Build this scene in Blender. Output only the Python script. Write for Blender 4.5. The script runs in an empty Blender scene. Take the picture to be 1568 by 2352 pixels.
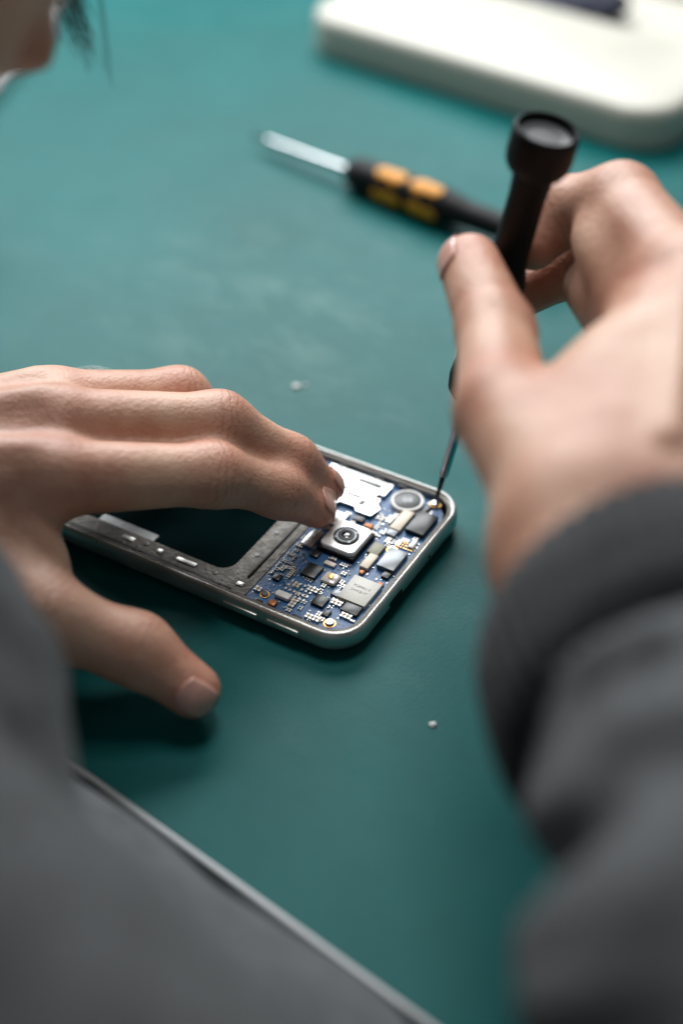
import bpy, bmesh, math, random
import numpy as np
from mathutils import Vector, Matrix
random.seed(4); rng=np.random.RandomState(7)
MM=0.001
scn=bpy.context.scene
col=scn.collection
def srgb(r,g,b):
    return tuple(((c/255)/12.92 if c/255<=0.04045 else ((c/255+0.055)/1.055)**2.4) for c in (r,g,b))+(1,)
# ------------------------------------------------------------------ materials
def mat(name,rgb,rough=0.5,metal=0.0,var=0.12,vscale=60,bump=0.0,bscale=400,rvar=0.0,spec=0.5,sss=0,coat=0):
    m=bpy.data.materials.new(name); m.use_nodes=True
    nt=m.node_tree; b=nt.nodes["Principled BSDF"]; L=nt.links.new
    tc=nt.nodes.new("ShaderNodeTexCoord")
    n=nt.nodes.new("ShaderNodeTexNoise"); n.inputs["Scale"].default_value=vscale; n.inputs["Detail"].default_value=5
    L(tc.outputs["Object"],n.inputs["Vector"])
    mx=nt.nodes.new("ShaderNodeMix"); mx.data_type='RGBA'
    c=srgb(*rgb)
    mx.inputs[6].default_value=tuple(max(0,x*(1-var)) for x in c[:3])+(1,)
    mx.inputs[7].default_value=tuple(min(1,x*(1+var)) for x in c[:3])+(1,)
    L(n.outputs["Fac"],mx.inputs[0]); L(mx.outputs[2],b.inputs["Base Color"])
    b.inputs["Roughness"].default_value=rough; b.inputs["Metallic"].default_value=metal
    b.inputs["Specular IOR Level"].default_value=spec
    if coat: b.inputs["Coat Weight"].default_value=coat
    if rvar:
        mr=nt.nodes.new("ShaderNodeMapRange"); mr.inputs[3].default_value=max(0.02,rough-rvar); mr.inputs[4].default_value=rough+rvar
        mr.inputs[1].default_value=0.3; mr.inputs[2].default_value=0.7
        L(n.outputs["Fac"],mr.inputs[0]); L(mr.outputs[0],b.inputs["Roughness"])
    if bump:
        n2=nt.nodes.new("ShaderNodeTexNoise"); n2.inputs["Scale"].default_value=bscale; n2.inputs["Detail"].default_value=4
        L(tc.outputs["Object"],n2.inputs["Vector"])
        bp=nt.nodes.new("ShaderNodeBump"); bp.inputs["Strength"].default_value=bump; bp.inputs["Distance"].default_value=0.0005
        L(n2.outputs["Fac"],bp.inputs["Height"]); L(bp.outputs[0],b.inputs["Normal"])
    return m
def mat_skin():
    m=bpy.data.materials.new("skin"); m.use_nodes=True
    nt=m.node_tree; b=nt.nodes["Principled BSDF"]; L=nt.links.new; N=nt.nodes.new
    tc=N("ShaderNodeTexCoord")
    n=N("ShaderNodeTexNoise"); n.inputs["Scale"].default_value=42; n.inputs["Detail"].default_value=8; n.inputs["Roughness"].default_value=.65; L(tc.outputs["Object"],n.inputs["Vector"])
    cr=N("ShaderNodeValToRGB"); e=cr.color_ramp.elements; e[0].position=.32; e[0].color=srgb(190,134,110); e[1].position=.68; e[1].color=srgb(226,190,164)
    e2=e.new(.5); e2.color=srgb(211,165,140)
    L(n.outputs["Fac"],cr.inputs[0])
    at=N("ShaderNodeAttribute"); at.attribute_name="blush"
    m2=N("ShaderNodeMix"); m2.data_type='RGBA'; m2.inputs[7].default_value=srgb(198,120,102)
    ml=N("ShaderNodeMath"); ml.operation='MULTIPLY'; ml.inputs[1].default_value=0.55; L(at.outputs["Fac"],ml.inputs[0])
    L(ml.outputs[0],m2.inputs[0]); L(cr.outputs[0],m2.inputs[6])
    b.inputs["Roughness"].default_value=0.48
    b.inputs["Subsurface Weight"].default_value=0.14; b.inputs["Subsurface Radius"].default_value=(1,0.35,0.2); b.inputs["Subsurface Scale"].default_value=0.0025
    t=N("ShaderNodeAttribute"); t.attribute_name="crease_t"; mm=N("ShaderNodeAttribute"); mm.attribute_name="crease_m"
    n3=N("ShaderNodeTexNoise"); n3.inputs["Scale"].default_value=230; n3.inputs["Detail"].default_value=3; L(tc.outputs["Object"],n3.inputs["Vector"])
    a=N("ShaderNodeMath"); a.operation='MULTIPLY_ADD'; a.inputs[1].default_value=3.0; L(t.outputs["Fac"],a.inputs[0])
    nm=N("ShaderNodeMath"); nm.operation='MULTIPLY'; nm.inputs[1].default_value=15; L(n3.outputs["Fac"],nm.inputs[0]); L(nm.outputs[0],a.inputs[2])
    s=N("ShaderNodeMath"); s.operation='SINE'; L(a.outputs[0],s.inputs[0])
    pw=N("ShaderNodeMapRange"); pw.inputs[1].default_value=.35; pw.inputs[2].default_value=1; pw.inputs[3].default_value=0; pw.inputs[4].default_value=-1; L(s.outputs[0],pw.inputs[0])
    s2=N("ShaderNodeMath"); s2.operation='MULTIPLY'; L(pw.outputs[0],s2.inputs[0]); L(mm.outputs["Fac"],s2.inputs[1])
    vo=N("ShaderNodeTexVoronoi"); vo.inputs["Scale"].default_value=1100; L(tc.outputs["Object"],vo.inputs["Vector"])
    n4=N("ShaderNodeTexNoise"); n4.inputs["Scale"].default_value=600; n4.inputs["Detail"].default_value=4; L(tc.outputs["Object"],n4.inputs["Vector"])
    s3=N("ShaderNodeMath"); s3.operation='MULTIPLY_ADD'; s3.inputs[1].default_value=0.4; L(vo.outputs["Distance"],s3.inputs[0]); L(n4.outputs["Fac"],s3.inputs[2])
    s4=N("ShaderNodeMath"); s4.operation='MULTIPLY_ADD'; s4.inputs[1].default_value=0.5; L(s2.outputs[0],s4.inputs[0]); L(s3.outputs[0],s4.inputs[2])
    bp=N("ShaderNodeBump"); bp.inputs["Strength"].default_value=0.45; bp.inputs["Distance"].default_value=0.0004
    L(s4.outputs[0],bp.inputs["Height"]); L(bp.outputs[0],b.inputs["Normal"])
    m3=N("ShaderNodeMix"); m3.data_type='RGBA'; m3.inputs[7].default_value=srgb(134,76,58)
    ab=N("ShaderNodeMath"); ab.operation='MULTIPLY'; ab.inputs[1].default_value=-.25; L(s2.outputs[0],ab.inputs[0]); L(ab.outputs[0],m3.inputs[0]); L(m2.outputs[2],m3.inputs[6]); L(m3.outputs[2],b.inputs["Base Color"])
    return m
def mat_mat():
    m=bpy.data.materials.new("rubber_mat"); m.use_nodes=True
    nt=m.node_tree; b=nt.nodes["Principled BSDF"]; L=nt.links.new; N=nt.nodes.new
    tc=N("ShaderNodeTexCoord")
    n=N("ShaderNodeTexNoise"); n.inputs["Scale"].default_value=9; n.inputs["Detail"].default_value=8; n.inputs["Roughness"].default_value=0.6; L(tc.outputs["Object"],n.inputs["Vector"])
    r=N("ShaderNodeValToRGB"); r.color_ramp.elements[0].position=.3; r.color_ramp.elements[1].position=.75
    r.color_ramp.elements[0].color=srgb(0,84,83); r.color_ramp.elements[1].color=srgb(0,104,104)
    L(n.outputs["Fac"],r.inputs[0])
    mp=N("ShaderNodeMapping"); mp.inputs["Scale"].default_value=(30,60,1); mp.inputs["Rotation"].default_value=(0,0,.9); L(tc.outputs["Object"],mp.inputs[0])
    sc=N("ShaderNodeTexNoise"); sc.inputs["Scale"].default_value=1; sc.inputs["Detail"].default_value=9; sc.inputs["Roughness"].default_value=.7; L(mp.outputs[0],sc.inputs["Vector"])
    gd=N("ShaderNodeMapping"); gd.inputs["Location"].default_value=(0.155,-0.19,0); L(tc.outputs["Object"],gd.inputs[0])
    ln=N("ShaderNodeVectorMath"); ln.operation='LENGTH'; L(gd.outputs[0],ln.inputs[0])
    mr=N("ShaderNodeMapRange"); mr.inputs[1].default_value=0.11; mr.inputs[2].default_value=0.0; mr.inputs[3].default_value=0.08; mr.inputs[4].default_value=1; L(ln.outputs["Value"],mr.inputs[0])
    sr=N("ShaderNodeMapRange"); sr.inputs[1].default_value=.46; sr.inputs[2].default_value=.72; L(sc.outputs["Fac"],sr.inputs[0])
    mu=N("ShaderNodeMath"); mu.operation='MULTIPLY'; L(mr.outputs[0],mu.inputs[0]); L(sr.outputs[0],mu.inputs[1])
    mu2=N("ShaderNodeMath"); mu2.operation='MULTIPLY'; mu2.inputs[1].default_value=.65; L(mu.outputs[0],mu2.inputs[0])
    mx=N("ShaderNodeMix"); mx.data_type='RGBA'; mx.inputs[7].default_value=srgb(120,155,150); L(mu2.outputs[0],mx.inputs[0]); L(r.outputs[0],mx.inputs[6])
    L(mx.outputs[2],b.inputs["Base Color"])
    rr=N("ShaderNodeMapRange"); rr.inputs[1].default_value=.3; rr.inputs[2].default_value=.7; rr.inputs[3].default_value=.4; rr.inputs[4].default_value=.56; L(sc.outputs["Fac"],rr.inputs[0]); L(rr.outputs[0],b.inputs["Roughness"])
    b.inputs["Specular IOR Level"].default_value=.15
    n2=N("ShaderNodeTexNoise"); n2.inputs["Scale"].default_value=900; n2.inputs["Detail"].default_value=3; L(tc.outputs["Object"],n2.inputs["Vector"])
    bp=N("ShaderNodeBump"); bp.inputs["Strength"].default_value=.25; bp.inputs["Distance"].default_value=.0003; L(n2.outputs["Fac"],bp.inputs["Height"]); L(bp.outputs[0],b.inputs["Normal"])
    return m
def mat_knit(name,rgb,rib=False):
    m=bpy.data.materials.new(name); m.use_nodes=True
    nt=m.node_tree; b=nt.nodes["Principled BSDF"]; L=nt.links.new; N=nt.nodes.new
    tc=N("ShaderNodeTexCoord")
    n=N("ShaderNodeTexNoise"); n.inputs["Scale"].default_value=90; n.inputs["Detail"].default_value=8; n.inputs["Roughness"].default_value=.7; L(tc.outputs["Object"],n.inputs["Vector"])
    cr=N("ShaderNodeMapRange"); cr.inputs[1].default_value=.32; cr.inputs[2].default_value=.68; L(n.outputs["Fac"],cr.inputs[0])
    mx=N("ShaderNodeMix"); mx.data_type='RGBA'; c=srgb(*rgb)
    mx.inputs[6].default_value=tuple(x*.62 for x in c[:3])+(1,); mx.inputs[7].default_value=tuple(x*1.38 for x in c[:3])+(1,)
    L(cr.outputs[0],mx.inputs[0]); L(mx.outputs[2],b.inputs["Base Color"])
    b.inputs["Roughness"].default_value=.9; b.inputs["Sheen Weight"].default_value=.15; b.inputs["Specular IOR Level"].default_value=.2
    n2=N("ShaderNodeTexNoise"); n2.inputs["Scale"].default_value=1200; L(tc.outputs["Object"],n2.inputs["Vector"])
    w=N("ShaderNodeTexNoise"); w.inputs["Scale"].default_value=120; w.inputs["Detail"].default_value=3; L(tc.outputs["Object"],w.inputs["Vector"])
    a=N("ShaderNodeMath"); a.operation='MULTIPLY_ADD'; a.inputs[1].default_value=2.2; L(w.outputs["Fac"],a.inputs[0]); L(n2.outputs["Fac"],a.inputs[2])
    bp=N("ShaderNodeBump"); bp.inputs["Strength"].default_value=.8; bp.inputs["Distance"].default_value=.0014; L(a.outputs[0],bp.inputs["Height"]); L(bp.outputs[0],b.inputs["Normal"])
    return m
M={}
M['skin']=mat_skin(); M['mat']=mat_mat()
M['shirt']=mat_knit("grey_jersey",(98,101,104)); M['cuff']=mat_knit("dark_rib",(56,58,61),True)
M['nail']=mat("nail",(218,166,150),.28,0,.06,200,sss=.2,coat=.4)
M['hair']=mat("hair",(26,21,20),.45,0,.3,300)
M['frame']=mat("silver_frame",(204,204,200),.34,.7,.14,90,.2,900,.1)
M['ledge']=mat("scuffed_ledge",(86,82,77),.5,.6,.65,320,.5,700,.12)
M['black']=mat("black_plastic",(14,14,15),.5,0,.3,120,.1,800,.08,spec=.3)
M['bay']=mat("bay_floor",(4,28,30),.9,0,.5,60,spec=.03)
M['glass']=mat("black_glass",(8,9,11),.12,0,.2,60)
M['pcb']=mat("blue_board",(18,86,138),.4,0,.25,180,.3,900,.05)
M['shield']=mat("tin_shield",(228,228,226),.28,.7,.06,120,.1,600,.06)
M['foil']=mat("grey_foil",(150,152,152),.5,.5,.3,160,.4,500,.1)
M['white']=mat("white_ceramic",(230,231,228),.4,0,.05,100)
M['bracket']=mat("camera_bracket_tin",(246,246,244),.3,.25,.03,100)
M['cream']=mat("cream_connector",(226,212,192),.4,0,.06,100)
M['chipdark']=mat("chip_black",(30,32,35),.35,0,.2,200,rvar=.05)
M['chipgrey']=mat("chip_grey",(120,124,128),.32,.4,.12,150)
M['chipsilver']=mat("chip_silver",(198,197,190),.5,.1,.06,200,.15,900)
M['chipolive']=mat("chip_olive",(140,138,118),.5,.1,.1,200)
M['mark']=mat("chip_marking_ink",(160,159,153),.6,0,.1,200)
M['gold']=mat("gold_pad",(214,170,104),.35,.8,.1,300)
M['copper']=mat("copper_flex",(176,104,44),.4,.3,.2,300)
M['solder']=mat("solder",(214,212,206),.35,.6,.15,500)
M['cap']=mat("capacitor_body",(184,170,152),.4,.1,.3,900)
M['capb']=mat("resistor_body",(40,38,38),.35,0,.4,900)
M['steel']=mat("steel",(196,198,200),.2,1,.08,120,rvar=.05)
M['darksteel']=mat("dark_steel",(44,44,46),.35,.8,.2,200)
M['grip']=mat("black_grip",(11,11,12),.6,0,.3,150,.15,900,.06,spec=.28)
M['capgrey']=mat("cap_grey",(84,86,88),.4,0,.2,150,.1,700,.06)
M['orange']=mat("orange_grip",(238,158,24),.5,0,.2,200,.15,900)
M['beige']=mat("beige_plastic",(196,194,182),.45,0,.04,25,.2,1500,.05)
M['navy']=mat("navy_cloth",(34,38,56),.85,0,.5,60,.5,900)
M['paper']=mat("white_paper",(150,152,152),.5,0,.04,40)
M['alu']=mat("brushed_aluminium",(205,207,208),.3,1,.08,50,rvar=.06)
M['trim']=mat("table_trim",(168,172,174),.5,.2,.12,60,.1,500,.08)
M['table']=mat("table_board",(70,72,74),.6,0,.15,20)
M['floor']=mat("dark_floor",(58,60,62),.7,0,.15,6)
M['lens']=mat("lens_glass",(20,20,34),.06,0,.2,200,coat=1)
M['clear']=mat("clear_sensor",(222,214,204),.12,0,.15,500,coat=1)
# ------------------------------------------------------------------ object helpers
def mk(name,V,F,m,parent=None,label=None,category=None,smooth=True,sharp=40):
    me=bpy.data.meshes.new(name)
    me.from_pydata([(v[0]*MM,v[1]*MM,v[2]*MM) for v in V],[],[tuple(int(i) for i in f) for f in F]); me.update()
    return mko(name,me,m,parent,label,category,smooth,sharp)
def mko(name,me,m,parent=None,label=None,category=None,smooth=True,sharp=40):
    ob=bpy.data.objects.new(name,me); col.objects.link(ob)
    if m: me.materials.append(m)
    if smooth:
        me.polygons.foreach_set("use_smooth",[True]*len(me.polygons))
        if sharp:
            try: me.set_sharp_from_angle(angle=math.radians(sharp))
            except Exception: pass
    if parent: ob.parent=parent
    if label: ob["label"]=label
    if category: ob["category"]=category
    return ob
def thing(name,base,label,category,rotz=0,quat=None):
    e=bpy.data.objects.new(name,None); col.objects.link(e); e.empty_display_size=.01
    e.location=[c*MM for c in base]
    if quat is not None: e.rotation_mode='QUATERNION'; e.rotation_quaternion=quat
    else: e.rotation_euler=(0,0,rotz)
    e["label"]=label; e["category"]=category
    return e
def box_me(name,sx,sy,sz,bev=.2,seg=2,vert_bev=0):
    bm=bmesh.new(); bmesh.ops.create_cube(bm,size=1)
    for v in bm.verts: v.co=Vector((v.co.x*sx,v.co.y*sy,(v.co.z+.5)*sz))*MM
    if vert_bev:
        es=[e for e in bm.edges if abs(e.verts[0].co.z-e.verts[1].co.z)>1e-7]
        bmesh.ops.bevel(bm,geom=es,offset=vert_bev*MM,segments=5,affect='EDGES',profile=.5)
        es=[e for e in bm.edges if len(e.link_faces)==2 and all(v.co.z>sz*MM*.9 for v in e.verts)]
    else: es=bm.edges[:]
    if bev>0: bmesh.ops.bevel(bm,geom=es,offset=bev*MM,segments=seg,affect='EDGES',profile=.5)
    me=bpy.data.meshes.new(name); bm.to_mesh(me); bm.free(); return me
def box(name,c,s,m,parent,bev=.2,rot=0,label=None,vb=0,category=None):
    ob=mko(name,box_me(name,s[0],s[1],s[2],bev,2,vb),m,parent,label,category,True,35)
    ob.location=[k*MM for k in c]; ob.rotation_euler=(0,0,rot); return ob
def lathe(prof,seg=40):
    V=[];F=[]
    n=len(prof)
    for r,z in prof:
        for i in range(seg):
            a=2*math.pi*i/seg; V.append((r*math.cos(a),r*math.sin(a),z))
    for j in range(n-1):
        for i in range(seg):
            k=(i+1)%seg; F.append((j*seg+i,j*seg+k,(j+1)*seg+k,(j+1)*seg+i))
    F.append(tuple(reversed(range(seg)))); F.append(tuple((n-1)*seg+i for i in range(seg)))
    return V,F
def rrect(x0,x1,y0,y1,r,n=8):
    P=[]
    for cx,cy,a0 in ((x1-r,y0+r,-90),(x1-r,y1-r,0),(x0+r,y1-r,90),(x0+r,y0+r,180)):
        for i in range(n+1):
            a=math.radians(a0+90*i/n); P.append((cx+r*math.cos(a),cy+r*math.sin(a)))
    return P
def loft(rings,closed=False,cap=True):
    V=[];F=[]; n=len(rings[0])
    for R in rings: V+=R
    m=len(rings)
    for j in range(m if closed else m-1):
        for i in range(n):
            k=(i+1)%n; a=j*n; b=((j+1)%m)*n
            F.append((a+i,a+k,b+k,b+i))
    if cap and not closed:
        F.append(tuple(reversed(range(n)))); F.append(tuple((m-1)*n+i for i in range(n)))
    return V,F
def plate(x0,x1,y0,y1,r,z0,z1,ch=.2):
    def R(d,z): return [(x,y,z) for x,y in rrect(x0+d,x1-d,y0+d,y1-d,max(.05,r-d))]
    return loft([R(0,z0),R(0,z1-ch),R(ch,z1)])
def ringplate(o,ro,i,ri,z0,z1):
    A=rrect(*o,ro); B=rrect(*i,ri)
    return loft([[(x,y,z0) for x,y in A],[(x,y,z1) for x,y in A],[(x,y,z1) for x,y in B],[(x,y,z0) for x,y in B]],closed=True)
def prism(P,z0,z1):
    n=len(P); V=[(x,y,z0) for x,y in P]+[(x,y,z1) for x,y in P]
    F=[tuple(reversed(range(n))),tuple(range(n,2*n))]+[(i,(i+1)%n,n+(i+1)%n,n+i) for i in range(n)]
    return V,F
# ------------------------------------------------------------------ SDF modelling
def cone(a,b,r1,r2): return ('c',np.array(a,float),np.array(b,float),float(r1),float(r2))
def ell(c,r,R=None): return ('e',np.array(c,float),np.array(r,float),R)
def evalp(p,P):
    if p[0]=='c':
        _,a,b,r1,r2=p; ba=b-a; pa=P-a; t=np.clip((pa@ba)/max(1e-9,ba@ba),0,1)
        d=pa-t[...,None]*ba
        return np.sqrt((d*d).sum(-1))-(r1+(r2-r1)*t)
    _,c,r,R=p; q=P-c
    if R is not None: q=q@R
    k0=np.sqrt(((q/r)**2).sum(-1)); k1=np.sqrt(((q/(r*r))**2).sum(-1))+1e-9
    return k0*(k0-1)/k1
def smin(a,b,k):
    h=np.clip(.5+.5*(b-a)/k,0,1); return b+(a-b)*h-k*h*(1-h)
def smax(a,b,k): return -smin(-a,-b,k)
def group(P,prims,k):
    f=None
    for p in prims:
        d=evalp(p,P); f=d if f is None else smin(f,d,k)
    return f
def nets(fn,lo,hi,h):
    lo=np.array(lo,float); n=[int(math.ceil((hi[i]-lo[i])/h))+1 for i in range(3)]
    ax=[lo[i]+h*np.arange(n[i]) for i in range(3)]
    P=np.stack(np.meshgrid(*ax,indexing='ij'),-1)
    F=fn(P).astype(np.float64)
    c=[k-1 for k in n]; acc=np.zeros(c+[3]); cnt=np.zeros(c)
    def sl(o): return F[o[0]:o[0]+c[0],o[1]:o[1]+c[1],o[2]:o[2]+c[2]]
    for a in range(3):
        o1,o2=[i for i in range(3) if i!=a]
        for u in (0,1):
            for v in (0,1):
                o=[0,0,0]; o[o1]=u;o[o2]=v; f0=sl(o); q=o[:]; q[a]=1; f1=sl(q)
                x=(f0<0)!=(f1<0); t=np.where(x,f0/np.where(x,f0-f1,1),0)
                acc[...,o1]+=x*u; acc[...,o2]+=x*v; acc[...,a]+=t*x; cnt+=x
    has=cnt>0; idx=-np.ones(c,int); idx[has]=np.arange(has.sum())
    base=np.argwhere(has); V=lo+h*(base+acc[has]/cnt[has][:,None])
    faces=[]
    S=F<0
    for a in range(3):
        b_,c_=(a+1)%3,(a+2)%3
        s0=[slice(None)]*3; s1=[slice(None)]*3
        s0[a]=slice(0,n[a]-1); s1[a]=slice(1,n[a])
        X=S[tuple(s0)]!=S[tuple(s1)]
        I=np.argwhere(X); ok=(I[:,b_]>=1)&(I[:,b_]<n[b_]-1)&(I[:,c_]>=1)&(I[:,c_]<n[c_]-1); I=I[ok]
        ins=S[tuple(I.T)]
        def g(db,dc):
            J=I.copy(); J[:,b_]+=db; J[:,c_]+=dc; return idx[tuple(J.T)]
        Q=np.stack([g(-1,-1),g(0,-1),g(0,0),g(-1,0)],1)
        Q[~ins]=Q[~ins][:,::-1]; faces.append(Q)
    return V,np.concatenate(faces)
# ---- right hand
RT=[(44,-109,92),(35,-75,91),(36,-44,91),(31.5,-18,94)]
RI=[(77,-47,104),(69,-6,104.5),(57,4,97),(49.0,-2.5,91)]
RM=[(83,-41,89),(74,4,87),(60,10,77),(48.0,1.5,74.5)]
RR=[(88,-39,76),(85,5,66),(83,12,54),(79,3,50)]
RP=[(94,-42,64),(92,-2,52),(89,4,42),(84,-5,42)]
def fingers(ch,rad):
    return [cone(ch[i],ch[i+1],rad[i],rad[i+1]) for i in range(len(ch)-1)]
def fR(P):
    palm=[cone((46,-120,87),(52,-160,86),18,18.5),cone((73,-122,89),(72,-160,88),19.5,19),
          cone((58,-112,94),RI[0],15.5,11.8),cone((66,-113,92),RM[0],15,11.5),cone((73,-114,88),RR[0],15,11),cone((79,-115,84),RP[0],14,10),
          cone((46,-109,92),(36,-77,91),14.8,10.5),cone((47,-84,93),(70,-64,100),9.5,10.5),cone((54,-98,95),(59,-74,97),12.5,11)]
    f=group(P,palm,9)
    f=smin(f,evalp(cone((62,-110,110.5),(76,-52,114.5),2.2,2.6),P),5)
    f=smin(f,evalp(ell((78,-46,107.5),(9.5,9,10)),P),4)
    f=smin(f,evalp(cone((69,-54,98),(64.5,-14,99),9,8.2),P),7)
    f=smin(f,evalp(cone((70,-50,90),(64,-12,84),9.5,8),P),6)
    for ch,r in ((RT,(11.5,10.5,9.0,7.7)),(RI,(11.6,9.7,8.4,6.6)),(RM,(11.3,9.2,8,6.6)),(RR,(11,8.8,7.6,6.5)),(RP,(10,7.8,6.8,5.8))):
        g=group(P,fingers(ch,r),3)
        f=smin(f,g,3.2)
    q=P-np.array(RT[2]); f=f+.22*np.cos(q[...,1]*1.9)*np.exp(-(q[...,1]/3.2)**2)*(np.abs(q[...,0])<14)
    return f
# ---- left hand
LI=[(-74,-42,46),(-34,-29.6,37.6),(-17,-20.4,24.4),(-7.0,-15.4,13.4)]
LM=[(-75,-23,49.0),(-33,-12.8,42.2),(-14.0,-9.1,26.0),(-4.6,-6.1,14.4)]
LR=[(-79,-6.5,43.5),(-46,6.5,37),(-37,13,22),(-30,14,14)]
LP=[(-89,5,34),(-68,13,27),(-58,18,19),(-51,19,13)]
LT=[(-108,-56,38),(-72,-73.5,27),(-51,-75,18),(-37,-81,9.5)]
def fL(P):
    palm=[cone((-150,-48,44),(-185,-62,46),19,21),cone((-150,-32,42),(-187,-42,46),18,21),
          cone((-138,-50,42),LI[0],15,10.6),cone((-140,-38,45),LM[0],15,10.6),cone((-142,-29,41),LR[0],14,10.5),cone((-143,-22,36),LP[0],13,9.5),
          cone((-128,-54,38),(-76,-72,28),16,10.5),cone((-118,-45,38),(-86,-52,36),14,10.5),cone((-106,-50,36),(-78,-60,31),12,9.4)]
    f=group(P,palm,9)
    for ch in (LI,LM,LR):
        a=np.array(ch[0],float)+[-4,0,8.6]; b=np.array([-132,-38+(ch[0][1]+25)*.35,55.5])
        f=smin(f,evalp(cone(a,b,2.7,1.8),P),4.5)
    for ch,r in ((LT,(12,9.8,8.4,7.0)),(LI,(9.9,7.9,6.7,5.2)),(LM,(9.9,7.9,6.7,5.3)),(LR,(9.8,7.9,6.8,5.9)),(LP,(9.4,7.3,6.3,5.5))):
        g=group(P,fingers(ch,r),5.5)
        f=smin(f,g,3.6)
    return f
# ---- head, neck, torso core
fd=np.array([.42,.28,-.85]); fd/=np.linalg.norm(fd)
HC=np.array([-120,-38,223.])
upv=np.array([.75,.62,.1]); upv-=fd*(upv@fd); upv/=np.linalg.norm(upv)
sv=np.cross(fd,upv)
HR=np.stack([sv,fd,upv],1)
def hp(s,f,u): return HC+sv*s+fd*f+upv*u
def fH(P):
    f=group(P,[ell(HC,(72,88,82),HR),ell(hp(0,32,-50),(50,48,52),HR),ell(hp(0,62,-88),(22,20,18),HR),
               cone(hp(38,20,-72),hp(14,60,-90),18,14),cone(hp(-38,20,-72),hp(-14,60,-90),18,14),
               ell(hp(34,62,-22),(18,14,18),HR),ell(hp(-34,62,-22),(18,14,18),HR),cone(hp(0,-10,-60),(-200,-240,190),50,54)],16)
    f=smin(f,evalp(cone(hp(0,84,-4),hp(0,98,-36),6,9),P),7)
    f=smin(f,evalp(ell(hp(0,82,-64),(20,8,8),HR),P),5)
    f=smax(f,-evalp(cone(hp(-17,94,-63),hp(17,94,-63),2,2),P),2)
    for s in (-1,1):
        f=smax(f,-evalp(ell(hp(s*31,88,2),(15,8,9),HR),P),6); f=smin(f,evalp(ell(hp(s*31,76,2),(12,9,8),HR),P),2)
        f=smin(f,evalp(ell(hp(s*74,-6,-12),(7,17,28),HR),P),4)
    body=group(P,[cone((-200,-240,190),(-200,-300,-60),60,95),cone((-130,-290,170),(-180,-300,150),40,50)],25)
    return smin(f,body,20)
VR,FR=nets(fR,(14,-160,28),(118,30,124),1.1)
VL,FL=nets(fL,(-180,-100,-4),(10,36,68),1.1)
VH,FH=nets(fH,(-320,-410,-170),(10,90,330),4)
V=np.concatenate([VR,VL,VH]); Fa=np.concatenate([FR,FL+len(VR),FH+len(VR)+len(VL)])
me=bpy.data.meshes.new("person"); me.from_pydata((V*MM).tolist(),[],Fa.tolist()); me.update()
blush=np.zeros(len(V)); ct=np.zeros(len(V)); cm=np.zeros(len(V)); best=np.full(len(V),1e9)
for ch in (RT,RI,RM,RR,RP,LT,LI,LM,LR,LP):
    c=[np.array(q,float) for q in ch]
    d=np.linalg.norm(V-c[3],axis=1); blush=np.maximum(blush,np.exp(-(d/13)**2)*.9)
    for j in (1,2):
        d=np.linalg.norm(V-c[j],axis=1); blush=np.maximum(blush,np.exp(-(d/12)**2)*.75)
        a=(c[j+1]-c[j-1]); a/=np.linalg.norm(a); t=(V-c[j])@a
        w=np.exp(-(t/(4.2 if j==1 else 2.2))**2)*(d<15)*(1 if j==1 else .8)
        u=d<best; u&=(d<16); best[u]=d[u]; ct[u]=t[u]; cm[u]=w[u]
    d=np.linalg.norm(V-c[0],axis=1); blush=np.maximum(blush,np.exp(-(d/16)**2)*.45)
for nme,arr in (("blush",blush),("crease_t",ct),("crease_m",cm)):
    at=me.attributes.new(nme,'FLOAT','POINT'); at.data.foreach_set("value",arr.astype(np.float32))
person=mko("person",me,M['skin'],None,"person in grey sweatshirt bending over a phone, holding a screwdriver","person",True,0)
def nail(fn,tip,prev,n,ln,wd,back,parent,label=None):
    tip=np.array(tip,float); d=tip-np.array(prev,float); d/=np.linalg.norm(d); n=np.array(n,float); n-=d*(n@d); n/=np.linalg.norm(n); s=np.cross(d,n)
    N=14; V=[];F=[]
    for i in range(N+1):
        for j in range(N+1):
            u=-1+2*i/N; v=-1+2*j/N
            x=u*math.sqrt(1-v*v/2*.75); y=v*math.sqrt(1-u*u/2*.55)
            V.append(tip+d*(back+x*ln/2)+s*(y*wd/2)+n*14)
    V=np.array(V)
    for _ in range(40):
        V=V-n*np.clip(fn(V),-1,3)[:,None]*.8
    V=V+n*.25
    V=[tuple(q) for q in V]
    for i in range(N):
        for j in range(N):
            a=i*(N+1)+j; F.append((a,a+1,a+N+2,a+N+1))
    ob=mk("fingernail",V,F,M['nail'],parent,None,None,True,0)
    md=ob.modifiers.new("s",'SOLIDIFY'); md.thickness=.0005; md.offset=0
    return ob
nail(fL,LI[3],LI[2],(.35,-.1,1),8.5,7.0,0.8,person)
nail(fL,LM[3],LM[2],(.35,.0,1),8.5,7.0,0.8,person)
nail(fL,LT[3],LT[2],(.6,-.8,.05),9.5,8.6,1.6,person)
nail(fR,RT[3],RT[2],(-.9,-.15,.35),11,9.5,0.8,person)
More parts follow.
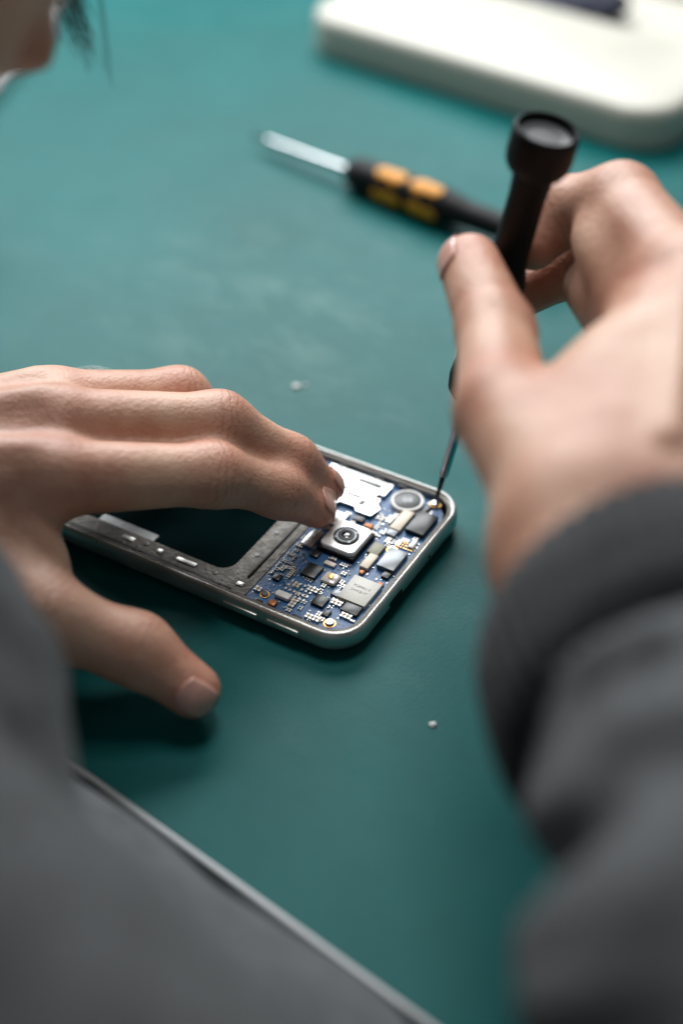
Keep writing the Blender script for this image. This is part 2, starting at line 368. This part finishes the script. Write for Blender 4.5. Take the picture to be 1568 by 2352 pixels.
# ---- sweatshirt
def wr(P,A,ax,L,seed):
    q=P@np.array(ax)/L
    return A*(np.sin(q*6.28+1.5*np.sin(P[...,0]*.045+seed)+1.2*np.sin(P[...,2]*.06+seed*2))*.6+.4*np.sin(q*11.3+2*np.sin(P[...,0]*.07+P[...,2]*.05+seed)))
EDX,EDY=-23.5,-135.
def fS(P):
    r=group(P,[cone((67,-163,86),(76,-225,92),35.5,49),cone((76,-225,92),(112,-420,150),49,66)],10)
    r=r-wr(P,3.6,(.7,1,.3),40,1.)-wr(P,2.4,(-.5,1,.5),27,4.)
    l=group(P,[cone((-121,-97,59),(-99,-162,78),41,49),cone((-99,-162,78),(-150,-330,150),49,62)],10)
    l=l-wr(P,3.0,(.2,1,0),30,2.)
    t=group(P,[ell((-114,-262,28),(123,117,142)),cone((-165,-125,-17),(-47,-223,-17),83.4,83),cone((-200,-300,150),(-190,-330,-250),95,130),cone((-180,-300,160),(110,-420,150),60,64)],22)
    t=t-wr(P,2.2,(.5,1,.4),60,3.)
    sd=(P[...,0]-EDX)*-.637+(P[...,1]-EDY)*-.771
    t=smax(t,1.0-sd,1.5)
    f=smin(smin(l,t,8),r,14)
    return f
VS,FS=nets(fS,(-350,-500,-260),(200,-50,270),4.0)
shirt=mk("sweatshirt",VS,FS,M['shirt'],person,None,None,True,0)
def tube(a,b,r,th=3.2,n=240,bul=2):
    a=Vector(a);b=Vector(b); ax=(b-a).normalized(); x=ax.orthogonal().normalized(); y=ax.cross(x)
    rings=[]
    prof=[(r-th,0.02),(r-th*.4,-.02),(r,.02),(r+bul,.3),(r+bul,.7),(r-1,1.0),(r-th-2,1.0)]
    for rr,t in prof:
        c=a+(b-a)*t
        rings.append([tuple(c+(x*math.cos(2*math.pi*i/n)+y*math.sin(2*math.pi*i/n))*(rr+.7*math.cos(i*math.pi/2.5))) for i in range(n)])
    return loft(rings,closed=True)
Vc,Fc=tube((60.0,-135.0,83.0),(63.5,-166,86.5),35,bul=1.2); mk("cuff",Vc,Fc,M['cuff'],shirt,None,None,True,0)
Vc,Fc=tube((-138,-68,50),(-121,-101,60),36); mk("cuff",Vc,Fc,M['cuff'],shirt,None,None,True,0)
# ---- hair
hv=[];hf=[]
def strand(pts,r0,r1,n=4):
    b0=len(hv); m=len(pts)
    for k,p in enumerate(pts):
        p=Vector(p); q=Vector(pts[min(k+1,m-1)])-Vector(pts[max(k-1,0)]); q.normalize(); x=q.orthogonal().normalized(); y=q.cross(x); r=r0+(r1-r0)*k/(m-1)
        for i in range(n):
            a=2*math.pi*i/n; hv.append(tuple(p+x*r*math.cos(a)+y*r*math.sin(a)))
    for k in range(m-1):
        for i in range(n):
            j=(i+1)%n; hf.append((b0+k*n+i,b0+k*n+j,b0+(k+1)*n+j,b0+(k+1)*n+i))
for s in range(80):
    k=abs(rng.randn())
    a=np.array([-72+rng.randn()*5,0+rng.randn()*4,182+rng.randn()*5]); e=np.array([-59+rng.randn()*1.8-k*2.2,0+rng.randn()*4,138+k*9])
    mdl=(a+e)/2+np.array([2+rng.randn()*1.2,rng.randn()*2,3])
    pts=[(1-t)**2*a+2*t*(1-t)*mdl+t*t*e for t in np.linspace(0,1,9)]
    strand(pts,.16,.07)
for s in range(3):
    a=np.array([-60,0,185.]); e=np.array([-56+s*.7,0,136-s*2.]); mdl=(a+e)/2+np.array([4,0,4])
    strand([(1-t)**2*a+2*t*(1-t)*mdl+t*t*e for t in np.linspace(0,1,10)],.16,.09)
def fHair(P):
    f=evalp(ell(HC+upv*6-fd*8,(79,94,88),HR),P)
    cut=(P-HC)@fd-( (P-HC)@upv)*.9-38
    f=smax(f,cut,6); f=smax(f,-((P-HC)@upv)-45,6)
    return f-1.2*np.sin(P@sv*.6+np.sin(P@fd*.05)*3)
Vh,Fh=nets(fHair,(-260,-170,90),(20,90,335),3.5)
nb=len(hv); hv+= [tuple(q) for q in Vh]; hf+=[tuple(int(i)+nb for i in q) for q in Fh]
mk("hair",hv,hf,M['hair'],person,None,None,True,0)
# ------------------------------------------------------------------ table and mat
ta=math.atan2(-62,75)
tb=thing("table",(-23.5,-135,0),"work table with metal edge trim under green mat","table",ta)
box("table_top",(0,603.5,-32),(1700,1200,27.9),M['table'],tb,1)
box("edge_trim",(0,2.5,-3.0),(1700,1.8,3.3),M['trim'],tb,.5)
wm=thing("work_mat",(-23.5,-135,0),"green rubber work mat covering the table","mat",ta)
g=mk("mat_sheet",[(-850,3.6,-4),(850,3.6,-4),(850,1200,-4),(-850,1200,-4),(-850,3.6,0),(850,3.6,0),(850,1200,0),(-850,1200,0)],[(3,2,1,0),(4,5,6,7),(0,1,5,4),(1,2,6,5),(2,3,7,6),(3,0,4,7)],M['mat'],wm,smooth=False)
fl=mk("floor",[(-3000,-3000,-750),(3000,-3000,-750),(3000,3000,-750),(-3000,3000,-750)],[(0,1,2,3)],M['floor'],smooth=False); fl["kind"]="structure"
# ------------------------------------------------------------------ phone
th=math.radians(59.62)
ph=thing("phone",(2,-64.2,0),"opened silver smartphone with exposed blue circuit board on mat","phone",th)
Wd,Ln=70.5,143.4
def R(d,z): return [(x,y,z) for x,y in rrect(d,Wd-d,d,Ln-d,max(.3,10.5-d),12)]
Vp,Fp=loft([R(3.2,.9),R(1.8,1.3),R(.6,2.4),R(.1,3.8),R(.1,5.8),R(.35,7.0),R(.75,7.75),R(1.1,8.0),R(1.5,8.0),R(1.7,7.3),R(2.8,7.1),R(2.9,4.6),R(2.9,.9)],closed=True)
fr=mk("metal_frame",Vp,Fp,M['frame'],ph,sharp=50)
Vp,Fp=loft([R(6.0,0),R(3.6,.05),R(2.4,.4),R(2.2,1.0),R(3.6,1.6)]); mk("screen_glass",Vp,Fp,M['glass'],ph)
Vp,Fp=ringplate((1.8,Wd-1.8,1.8,Ln-1.8),8.9,(3.0,Wd-3.0,3.0,Ln-3.0),7.8,7.0,7.42); mk("inner_rim",Vp,Fp,M['ledge'],ph)
Vp,Fp=plate(2.95,Wd-2.95,2.95,Ln-2.95,7.4,1.5,2.2); mk("back_plate",Vp,Fp,M['bay'],ph)
Vp,Fp=ringplate((3.0,Wd-3.0,35.4,Ln-3.0),1.5,(10.2,42.5,44.5,100),4.5,2.25,5.8); mk("mid_frame",Vp,Fp,M['ledge'],ph)
Vp,Fp=plate(10.4,15.5,72,92,.6,2.25,3.2); mk("foil_plate",Vp,Fp,M['foil'],ph)
Vp,Fp=plate(3.5,4.8,40,112,.4,5.82,6.5); mk("rail_strip",Vp,Fp,M['black'],ph)
for b_,l_ in ((18,3),(30,2.2),(44,2.4),(55,3.2),(71,2.6),(83,3),(98,3)): box("frame_clip",(3.3,b_,6.9),(1.0,l_,.5),M['black'],ph,.15)
for b_,l_ in ((39,2.2),(57,6.5),(66,2),(77,4)): box("ledge_pad",(7.6,b_,5.82),(1.6,l_,.25),M['frame'],ph,.1)
for a_,b_ in ((8.0,47.5),(8.2,71),(20,41.5),(31,42)): 
    Vs,Fs=lathe([(.8,5.8),(.8,5.95),(.5,5.98)],14); o_=mk("ledge_boss",Vs,Fs,M['chipdark'],ph); o_.location=(a_*MM,b_*MM,0)
box("bay_rib",(26,38.6,5.82),(30,.7,.35),M['black'],ph,.1)
box("volume_button",(-.1,34,4.0),(.8,11,1.7),M['frame'],ph,.35); box("volume_button",(-.1,20.5,4.0),(.8,10,1.7),M['frame'],ph,.35)
Vs,Fs=plate(-3.6,3.6,-.9,.9,.85,0,.3,.1)
sl=mk("sensor_slot",Vs,Fs,M['black'],ph); sl.rotation_euler=(math.radians(90),0,0); sl.location=(25.5*MM,.22*MM,4.6*MM)
Vs,Fs=lathe([(.55,0),(.55,.25)],16); sl=mk("microphone_hole",Vs,Fs,M['black'],ph); sl.rotation_euler=(math.radians(90),0,0); sl.location=(45*MM,.22*MM,4.6*MM)
Vp,Fp=prism([(3.6,12.5),(4.7,8.0),(7.7,4.9),(12.6,3.4),(58.2,3.4),(62.3,4.6),(66.0,8.0),(67.2,12),(67.2,35.3),(3.6,35.3)],2.4,5.6)
pcb=mk("circuit_board",Vp,Fp,M['pcb'],ph,smooth=False)
Vp,Fp=prism([(46.5,35.3),(66.9,35.3),(66.9,90),(46.5,90)],5.83,6.1); mk("circuit_board_arm",Vp,Fp,M['pcb'],ph,smooth=False)
ZB=5.6
occ=[]
def chip(name,a,b,sa,sb,hh,m,bev=.12,rot=0,z=ZB,label=None):
    occ.append((a,b,sa/2+.15,sb/2+.15)); return box(name,(a,b,z+.01),(sa,sb,hh),M[m],ph,bev,rot,label)
chip("silver_chip",21,8.9,10,8.6,1.3,'chipsilver')
chip("memory_chip",14,7.4,3.6,5,1.0,'chipdark'); chip("memory_chip",12.6,16.4,4,3.8,.9,'chipdark')
chip("light_sensor_chip",21.8,24.6,5.2,4.6,1.0,'chipdark')
se=chip("optical_sensor",21.6,18.4,4.4,4.6,1.3,'clear',.7); chip("sensor_die",21.9,18.4,1.8,1.4,.3,'gold',.05,z=ZB+1.3)
chip("processor_chip",54.6,7.6,9.5,5.8,1.5,'chipdark'); chip("power_chip",36.6,7.4,8.6,5.4,1.5,'chipgrey'); 
chip("audio_chip",38.6,13.6,4.8,3.6,1.1,'chipolive')
chip("board_connector",53,13.2,9.5,3.6,1.4,'cream',.5); chip("board_connector",33,12.8,6.4,2.8,1.2,'cream',.3)
chip("board_connector",9.2,26,2.4,4.6,1.4,'white',.5); chip("flex_cable",5.4,27,2.2,2.2,1.0,'copper',.3); chip("flex_cable",28.4,12.5,1.5,1.5,.8,'copper',.3)
chip("flex_cable",46.5,20.5,1.7,2.8,.9,'copper',.4); chip("flex_cable",26.8,5.6,1.2,1.8,.7,'copper',.3)
chip("board_connector",61.5,9.6,4,1.6,1,'chipdark',.2); chip("board_connector",47.5,13.2,3.4,3,1.0,'chipgrey',.2)
chip("board_connector",45.8,4.9+.9,3.4,1.6,.9,'white',.2); chip("flash_chip",47.8,24.5,2.2,3.4,.9,'chipdark',.2)
chip("small_chip",28.5,27.5,2.6,2.6,.8,'chipdark'); chip("small_chip",17.5,14.2,2.4,2.4,.8,'chipgrey'); chip("small_chip",9.5,12.5,2.4,1.8,.7,'chipdark')
chip("small_chip",27,21.8,1.6,3.4,.7,'cream'); chip("small_chip",58.5,11.5,2.2,2.4,.7,'chipdark'); chip("small_chip",31,6,3,2.2,.8,'chipdark')
chip("small_chip",14.8,31.5,2.2,2.2,.8,'chipdark')
chip("shield_can",33.5,31.5,7.0,3.6,1.1,'shield',.2); chip("shield_can",44.5,30.5,6.0,6.0,1.1,'shield',.25)
def disc(name,a,b,prof,m,z=ZB,seg=40,par=None):
    Vd,Fd=lathe(prof,seg); o=mk(name,Vd,Fd,M[m],par or ph,sharp=30); o.location=(a*MM,b*MM,z*MM); return o
occ.append((61.5,16,5.1,5.1))
disc("round_motor",61.5,16,[(5.0,0),(5.0,1.2),(4.7,1.5),(4.1,1.5),(4.05,1.2),(3.9,1.2)],'white')
disc("motor_face",61.5,16,[(3.9,1.2),(3.9,1.35),(3.5,1.5),(.1,1.5)],'chipdark')
occ.append((37,22.4,6.8,6.1))
cb=box("camera_module",(37,22.4,ZB),(13,11.6,1.6),M['black'],ph,.3)
Vp,Fp=plate(-6.1,6.1,-5.5,5.5,1.8,1.6,3.0,.3); cp=mk("camera_bracket",Vp,Fp,M['bracket'],cb)
disc("camera_barrel",0,0,[(3.7,2.9),(3.7,3.35),(3.45,3.5),(2.9,3.5),(2.8,3.2),(2.5,3.2),(2.4,3.6),(1.4,3.6),(1.25,3.25),(1.1,3.2)],'black',0,48,cb)
disc("barrel_ring",0,0,[(2.85,3.3),(2.85,3.42),(2.45,3.42),(2.45,3.3)],'chipgrey',0,48,cb)
disc("camera_lens",0,0,[(1.3,3.2),(1.2,3.4),(.8,3.52),(.3,3.58),(.05,3.58)],'lens',0,32,cb)
for a_ in (.7,2.3,3.9,5.5): box("barrel_notch",(3.2*math.cos(a_),3.2*math.sin(a_),3.45),(.8,.9,.12),M['chipgrey'],cb,.03,a_)
def screw(a,b,r,z=ZB):
    occ.append((a,b,r+.6,r+.6))
    s=disc("screw",a,b,[(r,0),(r,.5),(r*.8,.8),(r*.25,.8),(r*.2,.45),(.03,.4)],'steel',z,24)
    disc("screw_ring",a,b,[(r+.5,0),(r+.5,.15),(r+.1,.15),(r+.1,0)],'gold',z,32)
screw(6.9,10,1.2); screw(41.2,9.9,1.2); screw(65.0,8.6,1.2,6.0); screw(7.6,31,.9)
Vp,Fp=prism([(50,22),(54,21),(56,23),(58,23),(58,25),(60,25),(60,23),(65.5,23),(65.5,44),(60,44),(60,42.5),(52,42.5),(52,45),(49.5,45),(49.5,38),(52.2,38),(52.2,35.4),(49.5,35.4),(49.5,34),(51.5,33),(51.5,28),(50,27)],ZB+.55,ZB+1.3); mk("shield_plate",Vp,Fp,M['shield'],ph,smooth=False)
Vp,Fp=prism([(50,49),(65.5,49),(65.5,64),(62,64),(62,70),(65.5,70),(65.5,86),(50,86)],ZB+.55,ZB+1.5); mk("shield_plate",Vp,Fp,M['shield'],ph,smooth=False)
occ+= [(57.5,33,8.5,12),(58,68,9,20)]
for (a,b,sa,sb) in ((63,29.5,2.0,8),(59.8,29.8,1.1,6),(54,27,2.6,1.8),(55.8,31,1.3,5),(54.2,37,1.8,4),(58.5,38.5,3,1.4),(56.0,24.4,1.2,1.2),(57.8,34.5,1.4,2.4),(62,40.6,2.6,1.2)):
    box("shield_slot",(a,b,ZB+1.28),(sa,sb,.1),M['chipdark'],ph,.03)
box("shield_rib",(64.9,33,ZB+1.3),(.6,18,.35),M['shield'],ph,.15)
chip("flex_cable",63.5,46.5,3,2,1.0,'copper',.3); chip("board_connector",57,46.8,7,2.2,1.1,'cream',.3)
for (a,b) in ((66.3,40),(66.3,52),(66.3,28),(66.3,20)): box("frame_clip",(a,b,6.55),(1.1,3.5,.8),M['black'],ph,.2)
def free(a,b,m=.5):
    if not(4.6<a<66.4 and 4.2<b<34.6): return False
    if (a<9.2 and b<8.2) or (a>61 and b<7.4): return False
    return all(abs(a-o[0])>o[2]+m or abs(b-o[1])>o[3]+m for o in occ)
def comp3(n,sx,sy,sz,m0):
    V=[];F=[];mi=[]
    for k,(x0,x1,g) in enumerate(((-sx/2,-sx*.25,0),(-sx*.25,sx*.25,.03),(sx*.25,sx/2,0))):
        b=len(V)
        for z in (0,sz-g):
            for x,y in ((x0,-sy/2+g),(x1,-sy/2+g),(x1,sy/2-g),(x0,sy/2-g)): V.append((x*MM,y*MM,z*MM))
        F+=[(b+4,b+5,b+6,b+7),(b,b+1,b+5,b+4),(b+1,b+2,b+6,b+5),(b+2,b+3,b+7,b+6),(b+3,b,b+4,b+7)]; mi+=[1 if k!=1 else 0]*5
    me=bpy.data.meshes.new(n); me.from_pydata(V,[],F); me.materials.append(M[m0]); me.materials.append(M['solder'])
    me.polygons.foreach_set("material_index",mi); me.update(); return me
capA=comp3("capacitor",1.15,.6,.5,'cap'); capB=comp3("resistor",.95,.5,.35,'capb'); capC=comp3("capacitor",1.6,.85,.7,'cap')
def place(me,a,b,rot,nm):
    o=bpy.data.objects.new(nm,me); col.objects.link(o); o.parent=ph; o.location=(a*MM,b*MM,(ZB+.005)*MM); o.rotation_euler=(0,0,rot)
nA=nB=0
for cl in range(260):
    a0=random.uniform(5,66); b0=random.uniform(4.5,34.4); rot=random.choice((0,math.pi/2)); k=random.choice((1,2,3,4)); me_=random.choice((capA,capA,capA,capB,capC)); st=.85 if me_ is not capC else 1.15
    for i in range(k):
        a=a0+(i*st if rot else 0); b=b0+(0 if rot else i*st)
        if free(a,b,.25):
            nm="resistor" if me_ is capB else "capacitor"
            if nm=="resistor":
                if nB>=60: continue
                nB+=1
            else:
                if nA>=98: continue
                nA+=1
            place(me_,a,b,rot,nm); occ.append((a,b,.4,.35))
V=[];F=[];mi=[]
def tiny(a,b,sx,sy,h,m):
    b0=len(V)
    for z in (0,h):
        for x,y in ((-sx,-sy),(sx,-sy),(sx,sy),(-sx,sy)): V.append((a+x/2,b+y/2,ZB+z))
    F.extend([(b0+4,b0+5,b0+6,b0+7),(b0,b0+1,b0+5,b0+4),(b0+1,b0+2,b0+6,b0+5),(b0+2,b0+3,b0+7,b0+6),(b0+3,b0,b0+4,b0+7)]); mi.extend([m]*5)
for i in range(6):
    for j in range(4): 
        tiny(10.8+j*1.7,20.5+i*1.35,.75,.6,.35,0)
for t in range(520):
    a=random.uniform(4.6,66.4); b=random.uniform(4.2,34.6)
    if free(a,b,.15):
        r_=random.random(); sx,sy=random.choice(((.5,.28),(.28,.5),(.35,.35),(.7,.35)))
        tiny(a,b,sx,sy,random.uniform(.12,.3),0 if r_<.6 else (1 if r_<.85 else 2)); occ.append((a,b,.3,.3))
so=mk("surface_mount_parts",V,F,M['solder'],ph,smooth=False); so.data.materials.append(M['cap']); so.data.materials.append(M['capb']); so.data.polygons.foreach_set("material_index",mi); so["kind"]="stuff"
V=[];F=[]
def dot(a,b,r,h=.12,n=8):
    b0=len(V)
    for z,rr in ((0,r),(h,r*.8)):
        for i in range(n): V.append((a+rr*math.cos(6.283*i/n),b+rr*math.sin(6.283*i/n),ZB+z))
    for i in range(n): F.append((b0+i,b0+(i+1)%n,b0+n+(i+1)%n,b0+n+i))
    F.append(tuple(b0+n+i for i in range(n)))
for i in range(7):
    for j in range(3): dot(43.2+j*1.1,5.0+i*.8,.3,.5)
for i in range(90):
    a=random.uniform(5.2,65.8); b=random.uniform(4.8,34)
    if free(a,b,-.1): dot(a,b,random.choice((.12,.18)))
so=mk("gold_contacts",V,F,M['gold'],ph,smooth=False); so["kind"]="stuff"
def text(s,size,a,b,z,rot,m):
    cu=bpy.data.curves.new("t",'FONT'); cu.body=s; cu.size=size*MM; cu.align_x='CENTER'; cu.align_y='CENTER'; cu.extrude=.00002
    o=bpy.data.objects.new("t",cu); col.objects.link(o); dg=bpy.context.evaluated_depsgraph_get(); me=bpy.data.meshes.new_from_object(o.evaluated_get(dg)); bpy.data.objects.remove(o)
    q=mko("chip_marking",me,M[m],ph,smooth=False); q.location=(a*MM,b*MM,z*MM); q.rotation_euler=(0,0,rot)
text("7C898U 3",1.25,22.2,8.9,ZB+1.34,math.radians(-90),'mark'); text("SWKBVT",1.25,20.4,8.9,ZB+1.34,math.radians(-90),'mark')
text("88",3.0,61.5,16,ZB+1.53,math.radians(-60),'chipgrey')
# ------------------------------------------------------------------ screwdrivers
def driver(base,top,name,label,L_sh,s,sh=1.45,hs=1.0,orange=True):
    ax=Vector(top)-Vector(base); ax.normalize()
    e=thing(name,base,label,"screwdriver",quat=ax.to_track_quat('Z','Y'))
    V,F=lathe([(.35*s,0),(.6*s,.6),(.85*s,9)],20); mk("blade_tip",V,F,M['darksteel'],e)
    V,F=lathe([(sh*.9,8.9),(sh,9.6),(sh,L_sh+2)],24); mk("shaft",V,F,M['steel'],e)
    z=L_sh
    P=[(2.2,0),(4.4,1.5),(5.9,4),(6.4,8),(6.2,11),(5.9,13),(6.3,20),(5.9,27),(6.4,35),(6.1,41),(5.0,46),(4.7,50),(4.6,66),(5.0,71),(5.1,72.5)]
    V,F=lathe([(r*s,z+q*hs) for r,q in P],48); mk("handle",V,F,M['grip'],e)
    c0=z+72.6*hs
    V,F=lathe([(5.2*s,c0),(6.9*s,c0+1.2),(7.8*s,c0+2.8),(8.1*s,c0+5),(8.1*s,c0+10.4),(7.95*s,c0+11.5),(7.6*s,c0+12.0),(7.3*s,c0+12.1),(7.1*s,c0+12.0),(6.8*s,c0+11.0),(6.6*s,c0+9.8)],56); cp=mk("rotating_cap",V,F,M['grip'],e)
    V,F=lathe([(6.6*s,c0+9.9),(6.3*s,c0+10.2),(4.2*s,c0+10.0),(3.9*s,c0+9.0),(3.5*s,c0+8.8),(.1,c0+8.8)],48); mk("cap_dish",V,F,M['capgrey'],cp)
    if orange:
     for zc in (z+20*hs,z+34*hs):
        for k in range(4):
            a0=k*math.pi/2+.35; V=[];F=[];n=14
            for i in range(n+1):
                u=-1+2*i/n; hw=(.54*math.sqrt(max(0,1-abs(u)**2.2))+.02)*(1-.35*math.exp(-((u*(1 if zc<z+27*hs else -1)+.2)/.25)**2))
                for j in range(n+1):
                    v=-1+2*j/n; zz=zc+u*6.0*hs; a=a0+v*hw
                    rr=6.25*s+.5-.35*abs(v)**4-.3*abs(u)**4
                    V.append((rr*math.cos(a),rr*math.sin(a),zz))
            for i in range(n):
                for j in range(n): q=i*(n+1)+j; F.append((q,q+1,q+n+2,q+n+1))
            mk("grip_inset",V,F,M['orange'],e)
    return e
driver((28,-1.5,7.2),(48.5,-14,131),"screwdriver","black precision screwdriver held upright, tip in phone screw",38,1.0,orange=False)
driver((-38,246,5.0),(64,155.5,9.0),"screwdriver","black and orange precision screwdriver lying on green mat",54,1.12,sh=1.7,hs=1.28)
# ------------------------------------------------------------------ tray
tr=thing("tray",(48,299,0),"cream plastic tray with rounded corners on green mat","tray",math.radians(-38.5))
def TR(d,z): return [(x,y,z) for x,y in rrect(-88+d,108-d,0+d,170-d,max(2,20-d),12)]
def TI(d,z): return [(x,y,z) for x,y in rrect(-62+d,82-d,78+d,150-d,max(2,14-d),12)]
V,F=loft([TR(1.5,0),TR(0,1.5),TR(0,14),TR(.6,16.6),TR(2.2,18.4),TR(4.4,19),TI(0,19),TI(1,18.2),TI(1.5,12),TI(3,10),TI(30,9.8)]); mk("tray_shell",V,F,M['beige'],tr)
pd=thing("cloth_pouch",(100,392,10),"crumpled navy cloth pouch lying in tray recess","cloth",0)
def fN(P):
    P=P+np.array([110,375,12.])
    f=group(P,[ell((98,371,20),(26,14,5)),ell((128,350,19),(24,16,6)),ell((112,390,19),(38,16,6))],6)
    return f-1.2*np.sin(P[...,0]*.45+2*np.sin(P[...,1]*.3))
V,F=nets(fN,(-55,-45,-4),(50,40,24),2.0); mk("cloth_body",V,F,M['navy'],pd)
tbx=thing("tablet",(-152,318,0),"slim silver aluminium tablet lying on green mat","tablet",math.radians(-8))
V,F=plate(-150,0,-60,110,8,0,8,1.2); mk("tablet_shell",V,F,M['alu'],tbx)
V,F=plate(-144,-6,-54,104,5,8.05,8.4,.1); mk("tablet_screen",V,F,M['paper'],tbx)
for (x,y,s,lb) in ((-15,65,1.2,"tiny white plastic fleck on green mat"),(23,-84,.9,"tiny clear plastic crumb on green mat"),(-12,66,.7,"tiny white plastic fleck on green mat")):
    bm=bmesh.new(); bmesh.ops.create_icosphere(bm,subdivisions=2,radius=s*MM)
    for v in bm.verts: v.co=Vector((v.co.x*random.uniform(.6,1.4),v.co.y*random.uniform(.5,1.2),v.co.z*random.uniform(.3,.6)))
    me=bpy.data.meshes.new("f"); bm.to_mesh(me); bm.free(); o=mko("plastic_fleck",me,M['white'],None,lb,"debris",False); o.location=(x*MM,y*MM,s*.35*MM); o["group"]="plastic flecks scattered on the mat"
# ------------------------------------------------------------------ light
w=bpy.data.worlds.new("World"); scn.world=w; w.use_nodes=True
bg=w.node_tree.nodes["Background"]; bg.inputs[0].default_value=(.82,.91,1,1); bg.inputs[1].default_value=.12
def area(name,loc,tgt,sx,sy,e,c):
    l=bpy.data.lights.new(name,'AREA'); l.shape='RECTANGLE'; l.size=sx*MM; l.size_y=sy*MM; l.energy=e; l.color=c
    o=bpy.data.objects.new(name,l); col.objects.link(o); o.location=[k*MM for k in loc]
    o.rotation_euler=(Vector(tgt)-Vector(loc)).to_track_quat('-Z','Y').to_euler(); return o
area("window_light",(-120,720,540),(0,120,0),800,450,12,(.96,.985,1))
area("ceiling_light",(40,260,950),(0,20,0),300,300,3.6,(1,.975,.94))
# ------------------------------------------------------------------ camera
cd=bpy.data.cameras.new("Camera"); cam=bpy.data.objects.new("Camera",cd); col.objects.link(cam)
cam.location=(0,-.3253,.271); cam.rotation_euler=(math.radians(90-39.8),0,0)
cd.sensor_fit='VERTICAL'; cd.sensor_height=36; cd.sensor_width=24; cd.lens=50; cd.clip_start=.005; cd.clip_end=20
cd.dof.use_dof=True; cd.dof.focus_distance=.388; cd.dof.aperture_fstop=3.7
scn.camera=cam
scn.view_settings.view_transform='Standard'; scn.view_settings.look='None'; scn.view_settings.exposure=0
